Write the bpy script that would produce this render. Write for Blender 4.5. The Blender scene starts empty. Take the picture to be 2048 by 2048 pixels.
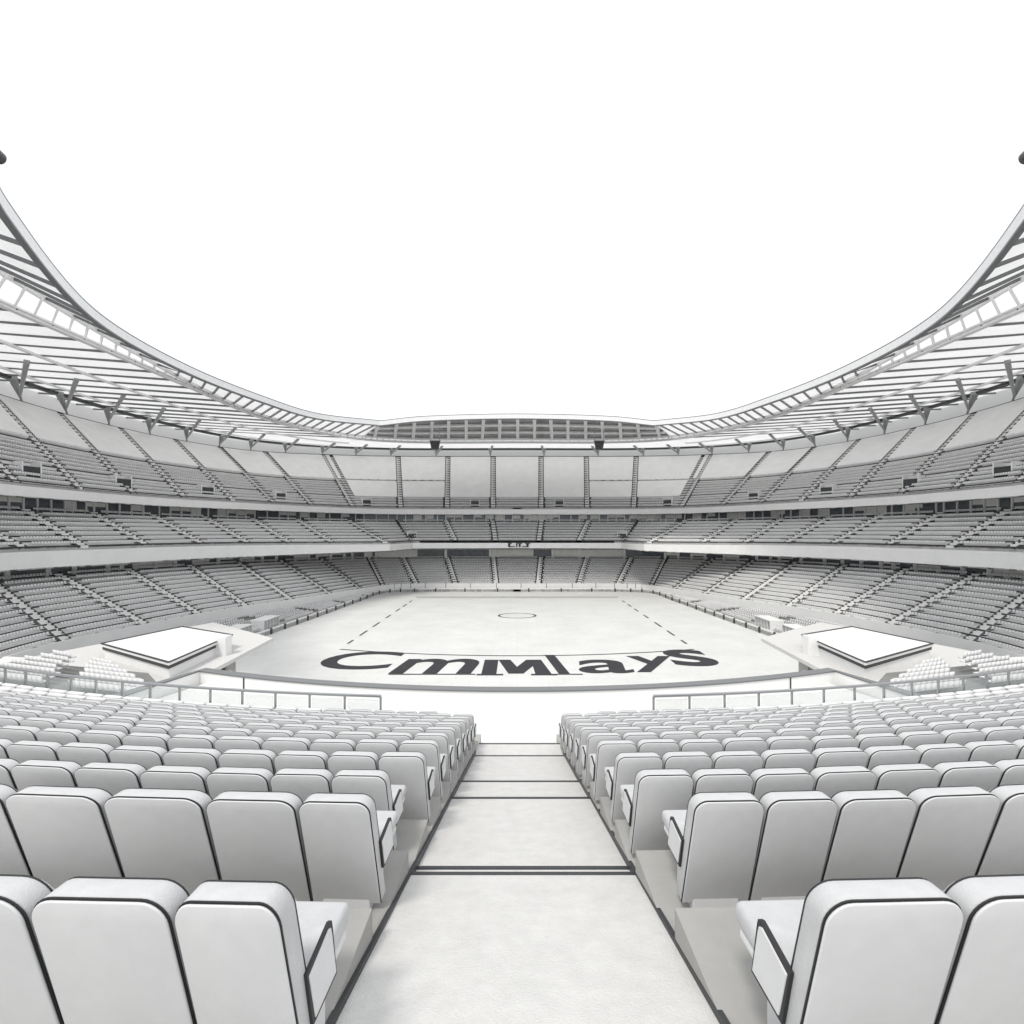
import bpy, math, random
import numpy as np
from mathutils import Vector, Matrix
random.seed(7); rng = np.random.default_rng(7)
R = math.radians
scene = bpy.context.scene
EYE = 22.9                                   # eye height above the pitch

# ---------------------------------------------------------------- camera, light, exposure
cam_d = bpy.data.cameras.new('camera'); cam = bpy.data.objects.new('camera', cam_d)
scene.collection.objects.link(cam); scene.camera = cam
cam.location = (0, 0, EYE); cam.rotation_euler = (R(90), 0, 0)
cam_d.sensor_width = 36; cam_d.lens = 18.0; cam_d.shift_x = -0.005; cam_d.shift_y = 0.0176
cam_d.clip_start = 0.05; cam_d.clip_end = 5000
SUN_EL, SUN_AZ = 56, 205                     # azimuth clockwise from +Y
w = bpy.data.worlds.new('World'); scene.world = w; w.use_nodes = True
nt = w.node_tree; bg = nt.nodes['Background']
sky = nt.nodes.new('ShaderNodeTexSky'); sky.sky_type = 'NISHITA'; sky.sun_disc = False
sky.sun_elevation = R(SUN_EL); sky.sun_rotation = R(SUN_AZ); sky.air_density = 1.0; sky.dust_density = 3.0; sky.ozone_density = 1.0
# thin cloud in the sky itself, laid out by direction
tc = nt.nodes.new('ShaderNodeTexCoord'); mp = nt.nodes.new('ShaderNodeMapping'); mp.inputs['Scale'].default_value = (1.2, 1.2, 4.0)
nz = nt.nodes.new('ShaderNodeTexNoise'); nz.inputs['Scale'].default_value = 1.7; nz.inputs['Detail'].default_value = 9; nz.inputs['Roughness'].default_value = 0.62
cr = nt.nodes.new('ShaderNodeValToRGB'); cr.color_ramp.elements[0].position = 0.25; cr.color_ramp.elements[1].position = 0.60
cr.color_ramp.elements[0].color = (0.84, 0.84, 0.84, 1)
mx = nt.nodes.new('ShaderNodeMix'); mx.data_type = 'RGBA'; mx.inputs['B'].default_value = (9.3, 9.45, 9.7, 1)
nt.links.new(tc.outputs['Generated'], mp.inputs['Vector']); nt.links.new(mp.outputs['Vector'], nz.inputs['Vector'])
nt.links.new(nz.outputs['Fac'], cr.inputs['Fac']); nt.links.new(cr.outputs['Color'], mx.inputs['Factor'])
nt.links.new(sky.outputs['Color'], mx.inputs['A']); nt.links.new(mx.outputs['Result'], bg.inputs['Color'])
bg.inputs['Strength'].default_value = 0.10
sd = bpy.data.lights.new('sun', 'SUN'); sd.energy = 1.5; sd.angle = R(10); sd.color = (1, 0.96, 0.9)
so = bpy.data.objects.new('sun', sd); scene.collection.objects.link(so)
az, el = R(SUN_AZ), R(SUN_EL)
sv = Vector((math.sin(az)*math.cos(el), math.cos(az)*math.cos(el), math.sin(el)))
so.rotation_euler = sv.to_track_quat('Z', 'Y').to_euler(); so.location = (0, 0, 200)
scene.view_settings.view_transform = 'Standard'; scene.view_settings.look = 'None'
scene.view_settings.exposure = 0.36; scene.view_settings.gamma = 1

# ---------------------------------------------------------------- materials
def mat(name, col, rough=0.6, metal=0.0, noise=None, bump=0.0, scale=4.0, spec=0.5, alpha=None, emis=None):
    m = bpy.data.materials.new(name); m.use_nodes = True
    t = m.node_tree; b = t.nodes['Principled BSDF']
    b.inputs['Roughness'].default_value = rough; b.inputs['Metallic'].default_value = metal
    b.inputs['Specular IOR Level'].default_value = spec
    b.inputs['Base Color'].default_value = (*col, 1)
    if noise or bump:
        c = t.nodes.new('ShaderNodeTexCoord'); n = t.nodes.new('ShaderNodeTexNoise')
        n.inputs['Scale'].default_value = scale; n.inputs['Detail'].default_value = 8; n.inputs['Roughness'].default_value = 0.65
        t.links.new(c.outputs['Object'], n.inputs['Vector'])
        if noise:
            r = t.nodes.new('ShaderNodeValToRGB')
            r.color_ramp.elements[0].position = 0.3; r.color_ramp.elements[1].position = 0.7
            r.color_ramp.elements[0].color = (*[x*(1-noise) for x in col], 1)
            r.color_ramp.elements[1].color = (*[min(1, x*(1+noise)) for x in col], 1)
            t.links.new(n.outputs['Fac'], r.inputs['Fac']); t.links.new(r.outputs['Color'], b.inputs['Base Color'])
        if bump:
            n2 = t.nodes.new('ShaderNodeTexNoise'); n2.inputs['Scale'].default_value = scale*12; n2.inputs['Detail'].default_value = 4
            t.links.new(c.outputs['Object'], n2.inputs['Vector'])
            bp = t.nodes.new('ShaderNodeBump'); bp.inputs['Strength'].default_value = bump; bp.inputs['Distance'].default_value = 0.01
            t.links.new(n2.outputs['Fac'], bp.inputs['Height']); t.links.new(bp.outputs['Normal'], b.inputs['Normal'])
    return m
M = {}
SEAT = (0.52, 0.525, 0.53)
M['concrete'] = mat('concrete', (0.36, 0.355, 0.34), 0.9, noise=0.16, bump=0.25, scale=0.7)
M['stair'] = mat('stair_concrete', (0.74, 0.735, 0.72), 0.85, noise=0.07, bump=0.2, scale=0.9)
M['ramp'] = mat('aisle_concrete', (0.60, 0.595, 0.58), 0.85, noise=0.07, bump=0.6, scale=5.5)
M['white'] = mat('white_paint', (0.80, 0.80, 0.79), 0.5, noise=0.04, scale=0.35)
M['steel'] = mat('white_steel', (0.80, 0.80, 0.80), 0.4, noise=0.05, scale=1.0)
M['roof'] = mat('roof_deck', (0.55, 0.56, 0.57), 0.55, noise=0.08, scale=0.2)
M['roofdark'] = mat('roof_glazing', (0.05, 0.055, 0.065), 0.25, noise=0.2, scale=0.3)
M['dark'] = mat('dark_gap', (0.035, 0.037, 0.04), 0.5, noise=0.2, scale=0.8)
M['window'] = mat('window_glass', (0.10, 0.115, 0.13), 0.12, noise=0.3, scale=0.4)
M['pitch'] = mat('pitch_cover', (0.66, 0.665, 0.65), 0.8, noise=0.07, bump=0.2, scale=0.12)
t = M['pitch'].node_tree; pb = t.nodes['Principled BSDF']; src = pb.inputs['Base Color'].links[0].from_socket     # joints between the covering's panels
bk = t.nodes.new('ShaderNodeTexBrick'); bk.inputs['Scale'].default_value = 1.0; bk.inputs['Brick Width'].default_value = 4.8; bk.inputs['Row Height'].default_value = 2.4
bk.inputs['Mortar Size'].default_value = 0.035; bk.inputs['Color1'].default_value = (1, 1, 1, 1); bk.inputs['Color2'].default_value = (0.975, 0.975, 0.97, 1); bk.inputs['Mortar'].default_value = (0.82, 0.82, 0.81, 1)
bc = t.nodes.new('ShaderNodeTexCoord'); mm = t.nodes.new('ShaderNodeMix'); mm.data_type = 'RGBA'; mm.blend_type = 'MULTIPLY'; mm.inputs['Factor'].default_value = 1
t.links.new(bc.outputs['Object'], bk.inputs['Vector']); t.links.new(src, mm.inputs['A']); t.links.new(bk.outputs['Color'], mm.inputs['B']); t.links.new(mm.outputs['Result'], pb.inputs['Base Color'])
M['letter'] = mat('lettering', (0.025, 0.025, 0.03), 0.7, noise=0.15, scale=0.4)
M['line'] = mat('marking', (0.05, 0.05, 0.055), 0.7)
M['fabric'] = mat('seat_fabric', SEAT, 0.62, noise=0.07, bump=0.25, scale=9)
M['shell'] = mat('seat_shell', (0.64, 0.645, 0.65), 0.38, noise=0.04, bump=0.04, scale=7)
M['arm'] = mat('seat_arm', (0.05, 0.05, 0.055), 0.4, noise=0.2, scale=14)
M['farseat'] = mat('far_seat', (0.74, 0.74, 0.74), 0.6, noise=0.06, scale=0.45)
M['seam'] = mat('seat_seam', (0.02, 0.02, 0.022), 0.6)
M['cover'] = mat('cover_sheet', (0.80, 0.80, 0.79), 0.75, noise=0.05, bump=0.2, scale=0.25)
M['strut'] = mat('strut_paint', (0.16, 0.165, 0.17), 0.45)
M['tread'] = mat('tread_concrete', (0.66, 0.66, 0.65), 0.9, noise=0.08, scale=0.5)
M['brace'] = mat('brace_paint', (0.30, 0.305, 0.31), 0.45)
M['riser'] = mat('terrace_concrete', (0.20, 0.20, 0.195), 0.9, noise=0.15, scale=0.5)
M['rail'] = mat('rail_metal', (0.45, 0.46, 0.47), 0.35, metal=0.8)
def translucent(name, c, amt):                # roof sheeting that lets daylight through
    m = bpy.data.materials.new(name); m.use_nodes = True; t = m.node_tree; p = t.nodes['Principled BSDF']
    p.inputs['Base Color'].default_value = (*c, 1); p.inputs['Roughness'].default_value = 0.5
    tl = t.nodes.new('ShaderNodeBsdfTranslucent'); tl.inputs['Color'].default_value = (0.95, 0.95, 0.95, 1)
    n = t.nodes.new('ShaderNodeTexNoise'); n.inputs['Scale'].default_value = 0.15; n.inputs['Detail'].default_value = 6
    co = t.nodes.new('ShaderNodeTexCoord'); t.links.new(co.outputs['Object'], n.inputs['Vector'])
    mr = t.nodes.new('ShaderNodeMapRange'); mr.inputs['To Min'].default_value = amt*0.88; mr.inputs['To Max'].default_value = amt*1.08; t.links.new(n.outputs['Fac'], mr.inputs['Value'])
    mixn = t.nodes.new('ShaderNodeMixShader'); t.links.new(mr.outputs[0], mixn.inputs['Fac'])
    t.links.new(p.outputs[0], mixn.inputs[1]); t.links.new(tl.outputs[0], mixn.inputs[2]); t.links.new(mixn.outputs[0], t.nodes['Material Output'].inputs['Surface'])
    return m
M['roof'] = translucent('roof_sheeting', (0.7, 0.7, 0.7), 0.72)
M['cladding'] = translucent('wall_sheeting', (0.75, 0.75, 0.75), 0.5)
g = bpy.data.materials.new('clear_glass'); g.use_nodes = True; M['glass'] = g
gt = g.node_tree; gb = gt.nodes['Principled BSDF']
tr = gt.nodes.new('ShaderNodeBsdfTransparent'); ms = gt.nodes.new('ShaderNodeMixShader'); ms.inputs['Fac'].default_value = 0.22
gb.inputs['Roughness'].default_value = 0.05; gb.inputs['Base Color'].default_value = (0.6, 0.66, 0.66, 1)
gt.links.new(tr.outputs[0], ms.inputs[1]); gt.links.new(gb.outputs[0], ms.inputs[2]); gt.links.new(ms.outputs[0], gt.nodes['Material Output'].inputs['Surface'])

# ---------------------------------------------------------------- mesh helpers
col = scene.collection
def tag(o, label=None, cat=None, group=None, kind=None):
    if label: o['label'] = label
    if cat: o['category'] = cat
    if group: o['group'] = group
    if kind: o['kind'] = kind
    return o
def empty(name, loc, label, cat, group=None):
    o = bpy.data.objects.new(name, None); o.empty_display_size = 0.3; o.location = loc; col.objects.link(o)
    return tag(o, label, cat, group)
class MB:
    def __init__(s): s.v = []; s.f = []
    def add(s, vs, fs):
        k = len(s.v); s.v += [tuple(p) for p in vs]; s.f += [tuple(i+k for i in q) for q in fs]; return s
    def quad(s, a, b, c, d): return s.add([a, b, c, d], [(0, 1, 2, 3)])
    def hexa(s, lo, hi):                      # lo, hi: four points each, same order
        return s.add(list(lo)+list(hi), [(3, 2, 1, 0), (4, 5, 6, 7), (0, 1, 5, 4), (1, 2, 6, 5), (2, 3, 7, 6), (3, 0, 4, 7)])
    def box(s, x0, x1, y0, y1, z0, z1):
        return s.hexa([(x0, y0, z0), (x1, y0, z0), (x1, y1, z0), (x0, y1, z0)], [(x0, y0, z1), (x1, y0, z1), (x1, y1, z1), (x0, y1, z1)])
    def tube(s, a, b, r0, r1=None, n=8):
        a, b = Vector(a), Vector(b); r1 = r0 if r1 is None else r1
        d = (b-a).normalized(); u = d.orthogonal().normalized(); v = d.cross(u)
        vs = []
        for p, r in ((a, r0), (b, r1)):
            for i in range(n):
                t = 2*math.pi*i/n; vs.append(p+u*math.cos(t)*r+v*math.sin(t)*r)
        fs = [(i, (i+1) % n, n+(i+1) % n, n+i) for i in range(n)]+[tuple(range(n))[::-1], tuple(range(n, 2*n))]
        return s.add(vs, fs)
    def bar(s, a, b, w_, h_):                 # rectangular bar, w_ sideways, h_ up
        a, b = Vector(a), Vector(b); d = (b-a).normalized()
        sx = d.cross(Vector((0, 0, 1)));
        if sx.length < 1e-3: sx = Vector((1, 0, 0))
        sx.normalize(); up = sx.cross(d).normalized(); sx *= w_/2; up *= h_/2
        q = lambda p: [p-sx-up, p+sx-up, p+sx+up, p-sx+up]
        return s.hexa(q(a), q(b))
    def strip(s, A, B):                       # ruled surface between two polylines
        n = len(A); return s.add(list(A)+list(B), [(i, i+1, n+i+1, n+i) for i in range(n-1)])
    def loft(s, lines, closed=True):          # several polylines round a cross section
        n = len(lines[0]); m = len(lines); k = len(s.v)
        for l in lines: s.v += [tuple(p) for p in l]
        for j in range(m if closed else m-1):
            j2 = (j+1) % m
            for i in range(n-1): s.f.append((k+j*n+i, k+j*n+i+1, k+j2*n+i+1, k+j2*n+i))
        if closed:
            s.f.append(tuple(k+j*n for j in range(m))[::-1]); s.f.append(tuple(k+j*n+n-1 for j in range(m)))
        return s
    def build(s, name, m, parent=None, smooth=False, bevel=0, seg=2):
        me = bpy.data.meshes.new(name); me.from_pydata(s.v, [], s.f); me.update()
        me.materials.append(m)
        if smooth: me.polygons.foreach_set('use_smooth', [True]*len(me.polygons))
        o = bpy.data.objects.new(name, me); col.objects.link(o)
        if parent:
            o.parent = parent; o.matrix_parent_inverse = Matrix.Translation(-parent.matrix_basis.translation) if parent.type == 'EMPTY' and parent.get('fixed') else Matrix()
            L = parent
            off = Vector((0, 0, 0))
            while L: off += L.location; L = L.parent
            if off.length and not parent.get('local'): me.transform(Matrix.Translation(-off))
        if bevel:
            md = o.modifiers.new('bevel', 'BEVEL'); md.width = bevel; md.segments = seg; md.limit_method = 'ANGLE'; md.angle_limit = R(35)
        return o

# ---------------------------------------------------------------- bowl rings (x, y, height relative to the eye), right half, mirrored for the left
RING = {
 'roof_in':  [(0,162,36),(28,161.5,35.2),(42.5,159,33.2),(55.8,144,32),(62,126,32),(65.5,102,32),(63,77,32),(51,51.5,32),(44.9,44.2,32)],
 'roof_top': [(0,205,36.6),(36,204,36.4),(58,195,36),(71,176,35.6),(77,152,35.0),(77,122,35.1),(77,95,36.9),(77,72,39.2),(77,42,40)],
 'roof_bot': [(0,205.6,35.4),(36.3,204.6,35.2),(58.6,195.4,34.8),(71.6,176.4,34.6),(77.6,152,34.3),(77.6,122,34.3),(77.6,95,34.3),(77.6,70,34.3),(77.6,42,34.3)],
 'roof_out': [(0,233,37),(52,233,37),(85,228,37.2),(108,220,37.5),(122,205,37.8),(131,176,38),(132,141,38),(126,110,38),(112,60,38)],
 'up_back':  [(0,229,32),(50,229,32),(82,224,32),(104,217,32),(118,202,32),(127,175,32),(128,140,32),(122,109,32),(108,60,32)],
 'up_in':    [(0,205,8.3),(44,204,8.3),(62,198,8.4),(76,182,8.5),(86,160,8.5),(94,138,8.5),(96,115,8.5),(93,88,8.5),(78,45,8.5)],
 'mid_back': [(0,209,3.4),(46,208,3.4),(65,202,3.4),(80,187,3.5),(91,165,3.6),(99,141,3.8),(102,116,3.9),(100,89,3.9),(84,44,3.9)],
 'mid_in':   [(0,195,-4.9),(39.5,195,-4.9),(44,177,-4.9),(62,163,-4.7),(75,148,-4.4),(84,130,-4.2),(89,108,-4.1),(89,86,-4.0),(72,38,-4.3)],
 'low_back': [(0,207,-11.4),(44,206,-11.4),(56,198,-11),(71,180,-10.6),(81,158,-10),(89,135,-9.7),(94,110,-9.4),(95,88,-9.3),(80,44,-9.3)],
 'low_in':   [(0,192,-21),(36,192,-21),(48,187,-21),(53,168,-20.4),(60,142,-19.8),(68,122,-19.5),(73,104,-19.5),(75.5,78,-19.5),(62,38,-19.5)],
 'ground':   [(0,190,-22.9),(34,190,-22.9),(48,186,-22.9),(50.5,165,-22.9),(52,142,-22.9),(53.5,122,-22.9),(55,100,-22.9),(56,74,-22.9),(50,38,-22.9)],
}
KINK = {'roof_in': (2,), 'mid_in': (1, 2)}
def ringpt(name, t, dz=0.0):
    P = RING[name] if isinstance(name, str) else name
    sgn = -1 if t < 0 else 1; a = min(abs(t), 7.9999); i = int(a); f = a-i
    def c(k):
        if k < 0: p = P[-k]; return np.array((-p[0], p[1], p[2]), float)
        if k > 8: return 2*np.array(P[8], float)-np.array(P[7], float)
        return np.array(P[k], float)
    p0, p1, p2, p3 = c(i-1), c(i), c(i+1), c(i+2)
    kk = KINK.get(name, ()) if isinstance(name, str) else ()
    if i in kk: p0 = 2*p1-p2
    if i+1 in kk: p3 = 2*p2-p1
    q = 0.5*((2*p1)+(-p0+p2)*f+(2*p0-5*p1+4*p2-p3)*f*f+(-p0+3*p1-3*p2+p3)*f**3)
    return np.array((sgn*q[0], q[1], q[2]+EYE+dz))
def ring(name, t0, t1, n=60, dz=0.0): return [ringpt(name, t, dz) for t in np.linspace(t0, t1, n)]
def mixp(a, b, f): return [p*(1-f)+q*f for p, q in zip(a, b)]
def skew(name, dl):                           # stairs lean outwards and back along the sides
    old = list(RING[name]); new = old[:3]
    for k in range(3, 9):
        t = k+dl*(0.7 if k == 3 else 1.0)
        if t >= 8: p = np.array(old[8], float)+(np.array(old[8], float)-np.array(old[7], float))*(t-8)
        else: p = ringpt(name, t); p[2] -= EYE
        new.append(tuple(p))
    RING[name] = new
skew('up_back', 0.5); skew('mid_back', 0.3); skew('low_back', 0.12)
# stairs at even spacing along the upper tier's front
ts = np.linspace(0, 8, 801); pp = np.array([ringpt('up_in', t) for t in ts]); arc = np.concatenate([[0], np.cumsum(np.linalg.norm(np.diff(pp, axis=0), axis=1))])
half = [float(np.interp(s, arc, ts)) for s in list(np.arange(9.6, 70, 18.4))+list(np.arange(81.2, arc[-1]-6, 15.4))]
AISLES = [-t for t in half[::-1]]+half
SECT = {'far': (-2.0, 2.0, 50), 'left': (-8.0, -2.0, 90), 'right': (2.0, 8.0, 90)}

# ---------------------------------------------------------------- ground and pitch
tag(MB().quad((-600, -300, -0.05), (600, -300, -0.05), (600, 900, -0.05), (-600, 900, -0.05)).build('ground', M['concrete']), kind='structure')
b = MB(); G = ring('ground', -8, 8, 160)
G = [Vector((p[0], p[1], 0)) for p in G]; b.add(G, [tuple(range(len(G)))])
tag(b.build('pitch', M['pitch']), kind='structure')

def flat_bar(b, x0, y0, x1, y1, wd, z):
    d = Vector((x1-x0, y1-y0, 0)).normalized(); n = Vector((-d.y, d.x, 0))*wd/2
    a, c = Vector((x0, y0, z)), Vector((x1, y1, z)); b.quad(a-n, c-n, c+n, a+n)
mk = empty('pitch_markings', (0, 137, 0.02), 'thin painted lines, broken side lines and small centre ring on the open pitch', 'markings')
b = MB(); flat_bar(b, -34, 173, 34, 173, 0.9, 0.02); flat_bar(b, -35, 176.5, 35, 176.5, 0.5, 0.02); b.build('far_end_line', M['line'], mk)
b = MB(); pts = [(x, 93.2+0.0022*x*x*2.0) for x in np.linspace(-34, 34, 30)]
for p, q in zip(pts[:-1], pts[1:]): flat_bar(b, *p, *q, 0.55, 0.02)
b.build('near_end_line', M['line'], mk)
for sx in (-1, 1):
    for y0, y1 in ((103, 106.5), (111, 116.5), (121, 127), (133, 138), (144, 149), (153, 158), (162, 166)):
        b = MB(); flat_bar(b, sx*34.1, y0, sx*34.1, y1, 0.5, 0.02); b.build('side_dash', M['line'], mk)
b = MB()
for k in range(48):
    a0, a1 = 2*math.pi*k/48, 2*math.pi*(k+1)/48
    b.quad(*[(5.2*s*math.cos(a), 137+4.2*s*math.sin(a), 0.02) for s, a in ((1, a0), (1, a1), (0.88, a1), (0.88, a0))])
b.build('centre_ring', M['line'], mk)
# lettering laid across the near end of the pitch
lt = empty('pitch_lettering', (0, 85, 0.03), 'huge dark letters CmMlays spread in an arc over the near end of the pitch', 'lettering')
def glyph(ch, x0, x1, y0, y1, skew=0.0, bold=0.02):
    cu = bpy.data.curves.new('glyph', 'FONT'); cu.body = ch; cu.offset = bold; cu.resolution_u = 6
    o = bpy.data.objects.new('glyph', cu); me = bpy.data.meshes.new_from_object(o)
    vs = np.array([v.co for v in me.vertices]); fs = [tuple(p.vertices) for p in me.polygons]
    mn, mxx = vs.min(0), vs.max(0); s = (vs-mn)/(mxx-mn+1e-9)
    out = [(x0+(x1-x0)*p[0]+skew*p[1], y0+(y1-y0)*p[1], 0.03) for p in s]
    bpy.data.objects.remove(o); return out, fs
for ch, x0, x1, y0, y1, sk in (('C', -34.6, -21.6, 84.0, 96.4, 1.0), ('m', -20.6, -7.4, 81.6, 91.0, 1.4), ('l', 6.6, 8.4, 81.6, 93.8, -1.6),
                               ('a', 9.9, 18.9, 81.8, 90.4, 0.8), ('y', 18.9, 27.0, 82.4, 93.0, 0.8), ('s', 27.0, 35.0, 86.0, 98.0, 0.0)):
    vs, fs = glyph(ch, x0, x1, y0, y1, sk, 0.018 if ch != 'l' else 0.0); MB().add(vs, fs).build('letter', M['letter'], lt)
b = MB(); z = 0.03                              # M with slab feet
for P in (((-6.4, 80.6), (-2.2, 80.6), (-2.2, 81.4), (-6.4, 81.4)), ((-5.7, 81.4), (-3.3, 81.4), (-3.3, 90.3), (-5.7, 90.3)), ((-3.3, 90.3), (-1.4, 81.6), (1.0, 81.6), (-1.2, 90.3)),
          ((-1.4, 81.6), (1.0, 81.6), (4.2, 90.3), (1.6, 90.3)), ((4.2, 90.3), (2.4, 90.3), (2.9, 81.4), (5.5, 81.4)), ((2.2, 80.6), (6.3, 80.6), (6.3, 81.4), (2.2, 81.4))):
    b.quad(*[(x, y, z+0.002*len(b.f)) for x, y in P])
b.build('letter', M['letter'], lt)
for x0, x1 in ((-20.4, -6.6), (6.2, 10.4)):      # thin base strokes joining the letters
    b = MB(); flat_bar(b, x0, 81.2, x1, 81.2, 0.5, 0.04); b.build('base_stroke', M['letter'], lt)

# ---------------------------------------------------------------- tiers
seat_v, seat_f = [], []
CUBE_F = np.array([(3, 2, 1, 0), (4, 5, 6, 7), (0, 1, 5, 4), (1, 2, 6, 5), (2, 3, 7, 6), (3, 0, 4, 7)])
seat_count = 0
def far_seats(P, T, rise, sp=0.58):
    """rows of tip-up seats along polyline P (tread front edge inwards), skipping the stairs T"""
    global seat_count
    P = np.array(P); seg = np.linalg.norm(np.diff(P[:, :2], axis=0), axis=1); L = np.concatenate([[0], np.cumsum(seg)])
    s = np.arange(0.5, L[-1]-0.4, sp)
    keep = np.ones(len(s), bool)
    for q in T: keep &= np.abs(s-q*L[-1]) > 1.5
    s = s[keep]
    c = np.stack([np.interp(s, L, P[:, k]) for k in range(3)], 1)
    d = np.stack([np.interp(s+0.3, L, P[:, k]) for k in range(3)], 1)-c; d[:, 2] = 0; d /= np.linalg.norm(d, axis=1)[:, None]+1e-9
    n = np.stack([-d[:, 1], d[:, 0], 0*d[:, 0]], 1)
    out = c[:, :2]-np.array([0, 115]); sg = np.sign((n[:, :2]*out).sum(1)); n *= sg[:, None]     # outward
    wd = 0.235
    def add(o0, o1, z0, z1, tilt=0.0):
        vs = []
        for (z, tl) in ((z0, 0), (z1, tilt)):
            for (a, o) in ((-wd, o0), (wd, o0), (wd, o1), (-wd, o1)):
                p = c+d*a+n*(o+tl); p = p.copy(); p[:, 2] += z; vs.append(p)
        return np.stack(vs, 1)
    for A in (add(0.42, 0.50, 0.36, 0.86, 0.10), add(0.06 if rise < 0.7 else 0.2, 0.44, 0.36, 0.44)):
        seat_v.append(A.reshape(-1, 3))
    seat_count += len(s)

def terrace(tier, rin, rback, N, sec, labels, stairs_every=1):
    t0, t1, n = SECT[sec]
    ang = {'far': 'far end', 'left': 'left side', 'right': 'right side'}[sec]
    base = ringpt(rin, (t0+t1)/2); base[2] = 0
    th = empty(tier+'_stand', base, labels, 'stand', None)
    A, B = ring(rin, t0, t1, n), ring(rback, t0, t1, n)
    tq = np.linspace(t0, t1, n); aisl = [a for a in AISLES if t0+0.02 < a < t1-0.02]
    b = MB(); rows = []; rz = MB()
    zA = [p[2] for p in A]
    for i in range(N):
        f0, f1 = i/N, (i+1)/N
        lo, hi = mixp(A, B, f0), mixp(A, B, f1)
        fr = [np.array((p[0], p[1], q[2])) for p, q in zip(lo, hi)]   # riser to the next level
        hr = min(0.30, 0.42*float(np.mean([q[2]-p[2] for p, q in zip(lo, hi)]))); mid = [p-np.array((0, 0, hr)) for p in fr]
        b.strip(lo, mid); rz.strip(mid, fr); b.strip(fr, hi); rows.append((fr, hi))
        rise = float(np.mean([q[2]-p[2] for p, q in zip(lo, hi)]))
        Lf = np.concatenate([[0], np.cumsum(np.linalg.norm(np.diff(np.array(fr)[:, :2], axis=0), axis=1))])
        T = [float(np.interp(a, tq, Lf))/Lf[-1] for a in aisl]
        if not (tier == 'upper' and i in (int(N*0.45), int(N*0.14)) ) and not (tier == 'upper' and i >= N*0.5): far_seats(fr, T, rise, 0.62) if not (tier == 'upper' and sec == 'far' and i > N*0.14) else None
    rz.build('row_edge', M['dark'], b.build('terrace', M['tread'], th))
    for a in aisl:                               # stairways
        s = MB(); pa, pb = ringpt(rin, a), ringpt(rback, a)
        e = 0.01*(1 if a < t1-0.02 else -1)
        d = ringpt(rin, a+e)-pa; d[2] = 0; d /= np.linalg.norm(d); wd = 0.85
        for i in range(2*N):
            p, q = pa+(pb-pa)*(i/2/N), pa+(pb-pa)*((i+1)/2/N)
            z0, z1 = p[2]+0.10, q[2]+0.10 if i % 2 == 0 else q[2]+0.03
            z1 = pa[2]+(pb[2]-pa[2])*((i+1)/2/N)+0.42
            lo = [p-d*wd, p+d*wd, q+d*wd, q-d*wd]
            s.hexa([(v[0], v[1], z1-0.55) for v in lo], [(v[0], v[1], z1) for v in lo])
        sw_ = s.build('stairway', M['stair'], th)
        for sg in (-1, 1):
            s = MB(); w_ = (0.85 if sg*(1 if a > 0 else -1) > 0 else 0.32)*(0.62 if sec != 'far' else 1); off = d*(wd+w_/2)*sg
            s.bar(pa+off+np.array((0, 0, 0.50)), pb+off+np.array((0, 0, 0.50)), w_, 0.5); s.build('stringer', M['dark'], sw_)
    if tier == 'upper':                          # smooth sheets spread over the upper rows, bay by bay
        cuts = [t0]+aisl+[t1]
        for u, v in zip(cuts[:-1], cuts[1:]):
            for f0, f1 in (((0.18, 0.47), (0.50, 0.985)) if sec == 'far' and abs((u+v)/2) > 0.75 else (((0.18, 0.985),) if sec == 'far' else ((0.50, 0.985),))):
                m = 7; uu = np.linspace(u, v, m); P = [ringpt(rin, t) for t in uu]; Q = [ringpt(rback, t) for t in uu]
                def trim(L):
                    L = [np.array(p) for p in L]; dd = L[-1]-L[0]; dd = dd/np.linalg.norm(dd); L[0] = L[0]+dd*1.15; L[-1] = L[-1]-dd*1.15; return L
                lo, hi = trim(mixp(P, Q, f0)), trim(mixp(P, Q, f1)); e = np.array((0, 0, 0.9)); e2 = np.array((0, 0, 1.15))
                MB().loft([[p+e for p in lo], [p+e for p in hi], [p+e2 for p in hi], [p+e2 for p in lo]]).build('cover_sheet', M['cover'], th)
    return th, A, B, tq, aisl
def band(A, z0, z1, thick, inward=False):
    """solid wall along polyline A; z0/z1 offsets (callables or floats); thickness outward from the pitch"""
    A = [np.array(p) for p in A]; O = []
    for i, p in enumerate(A):
        q = A[min(i+1, len(A)-1)]-A[max(i-1, 0)]; q[2] = 0; q /= np.linalg.norm(q)+1e-9
        n = np.array((-q[1], q[0], 0)); c = p-np.array((0, 115, 0)); c[2] = 0
        if n.dot(c) < 0: n = -n
        O.append(n*thick)
    fz0 = z0 if callable(z0) else (lambda i: z0); fz1 = z1 if callable(z1) else (lambda i: z1)
    up = lambda z: np.array((0, 0, z))
    return MB().loft([[p+up(fz0(i)) for i, p in enumerate(A)], [p+up(fz1(i)) for i, p in enumerate(A)],
                      [p+o+up(fz1(i)) for i, (p, o) in enumerate(zip(A, O))], [p+o+up(fz0(i)) for i, (p, o) in enumerate(zip(A, O))]])
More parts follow.
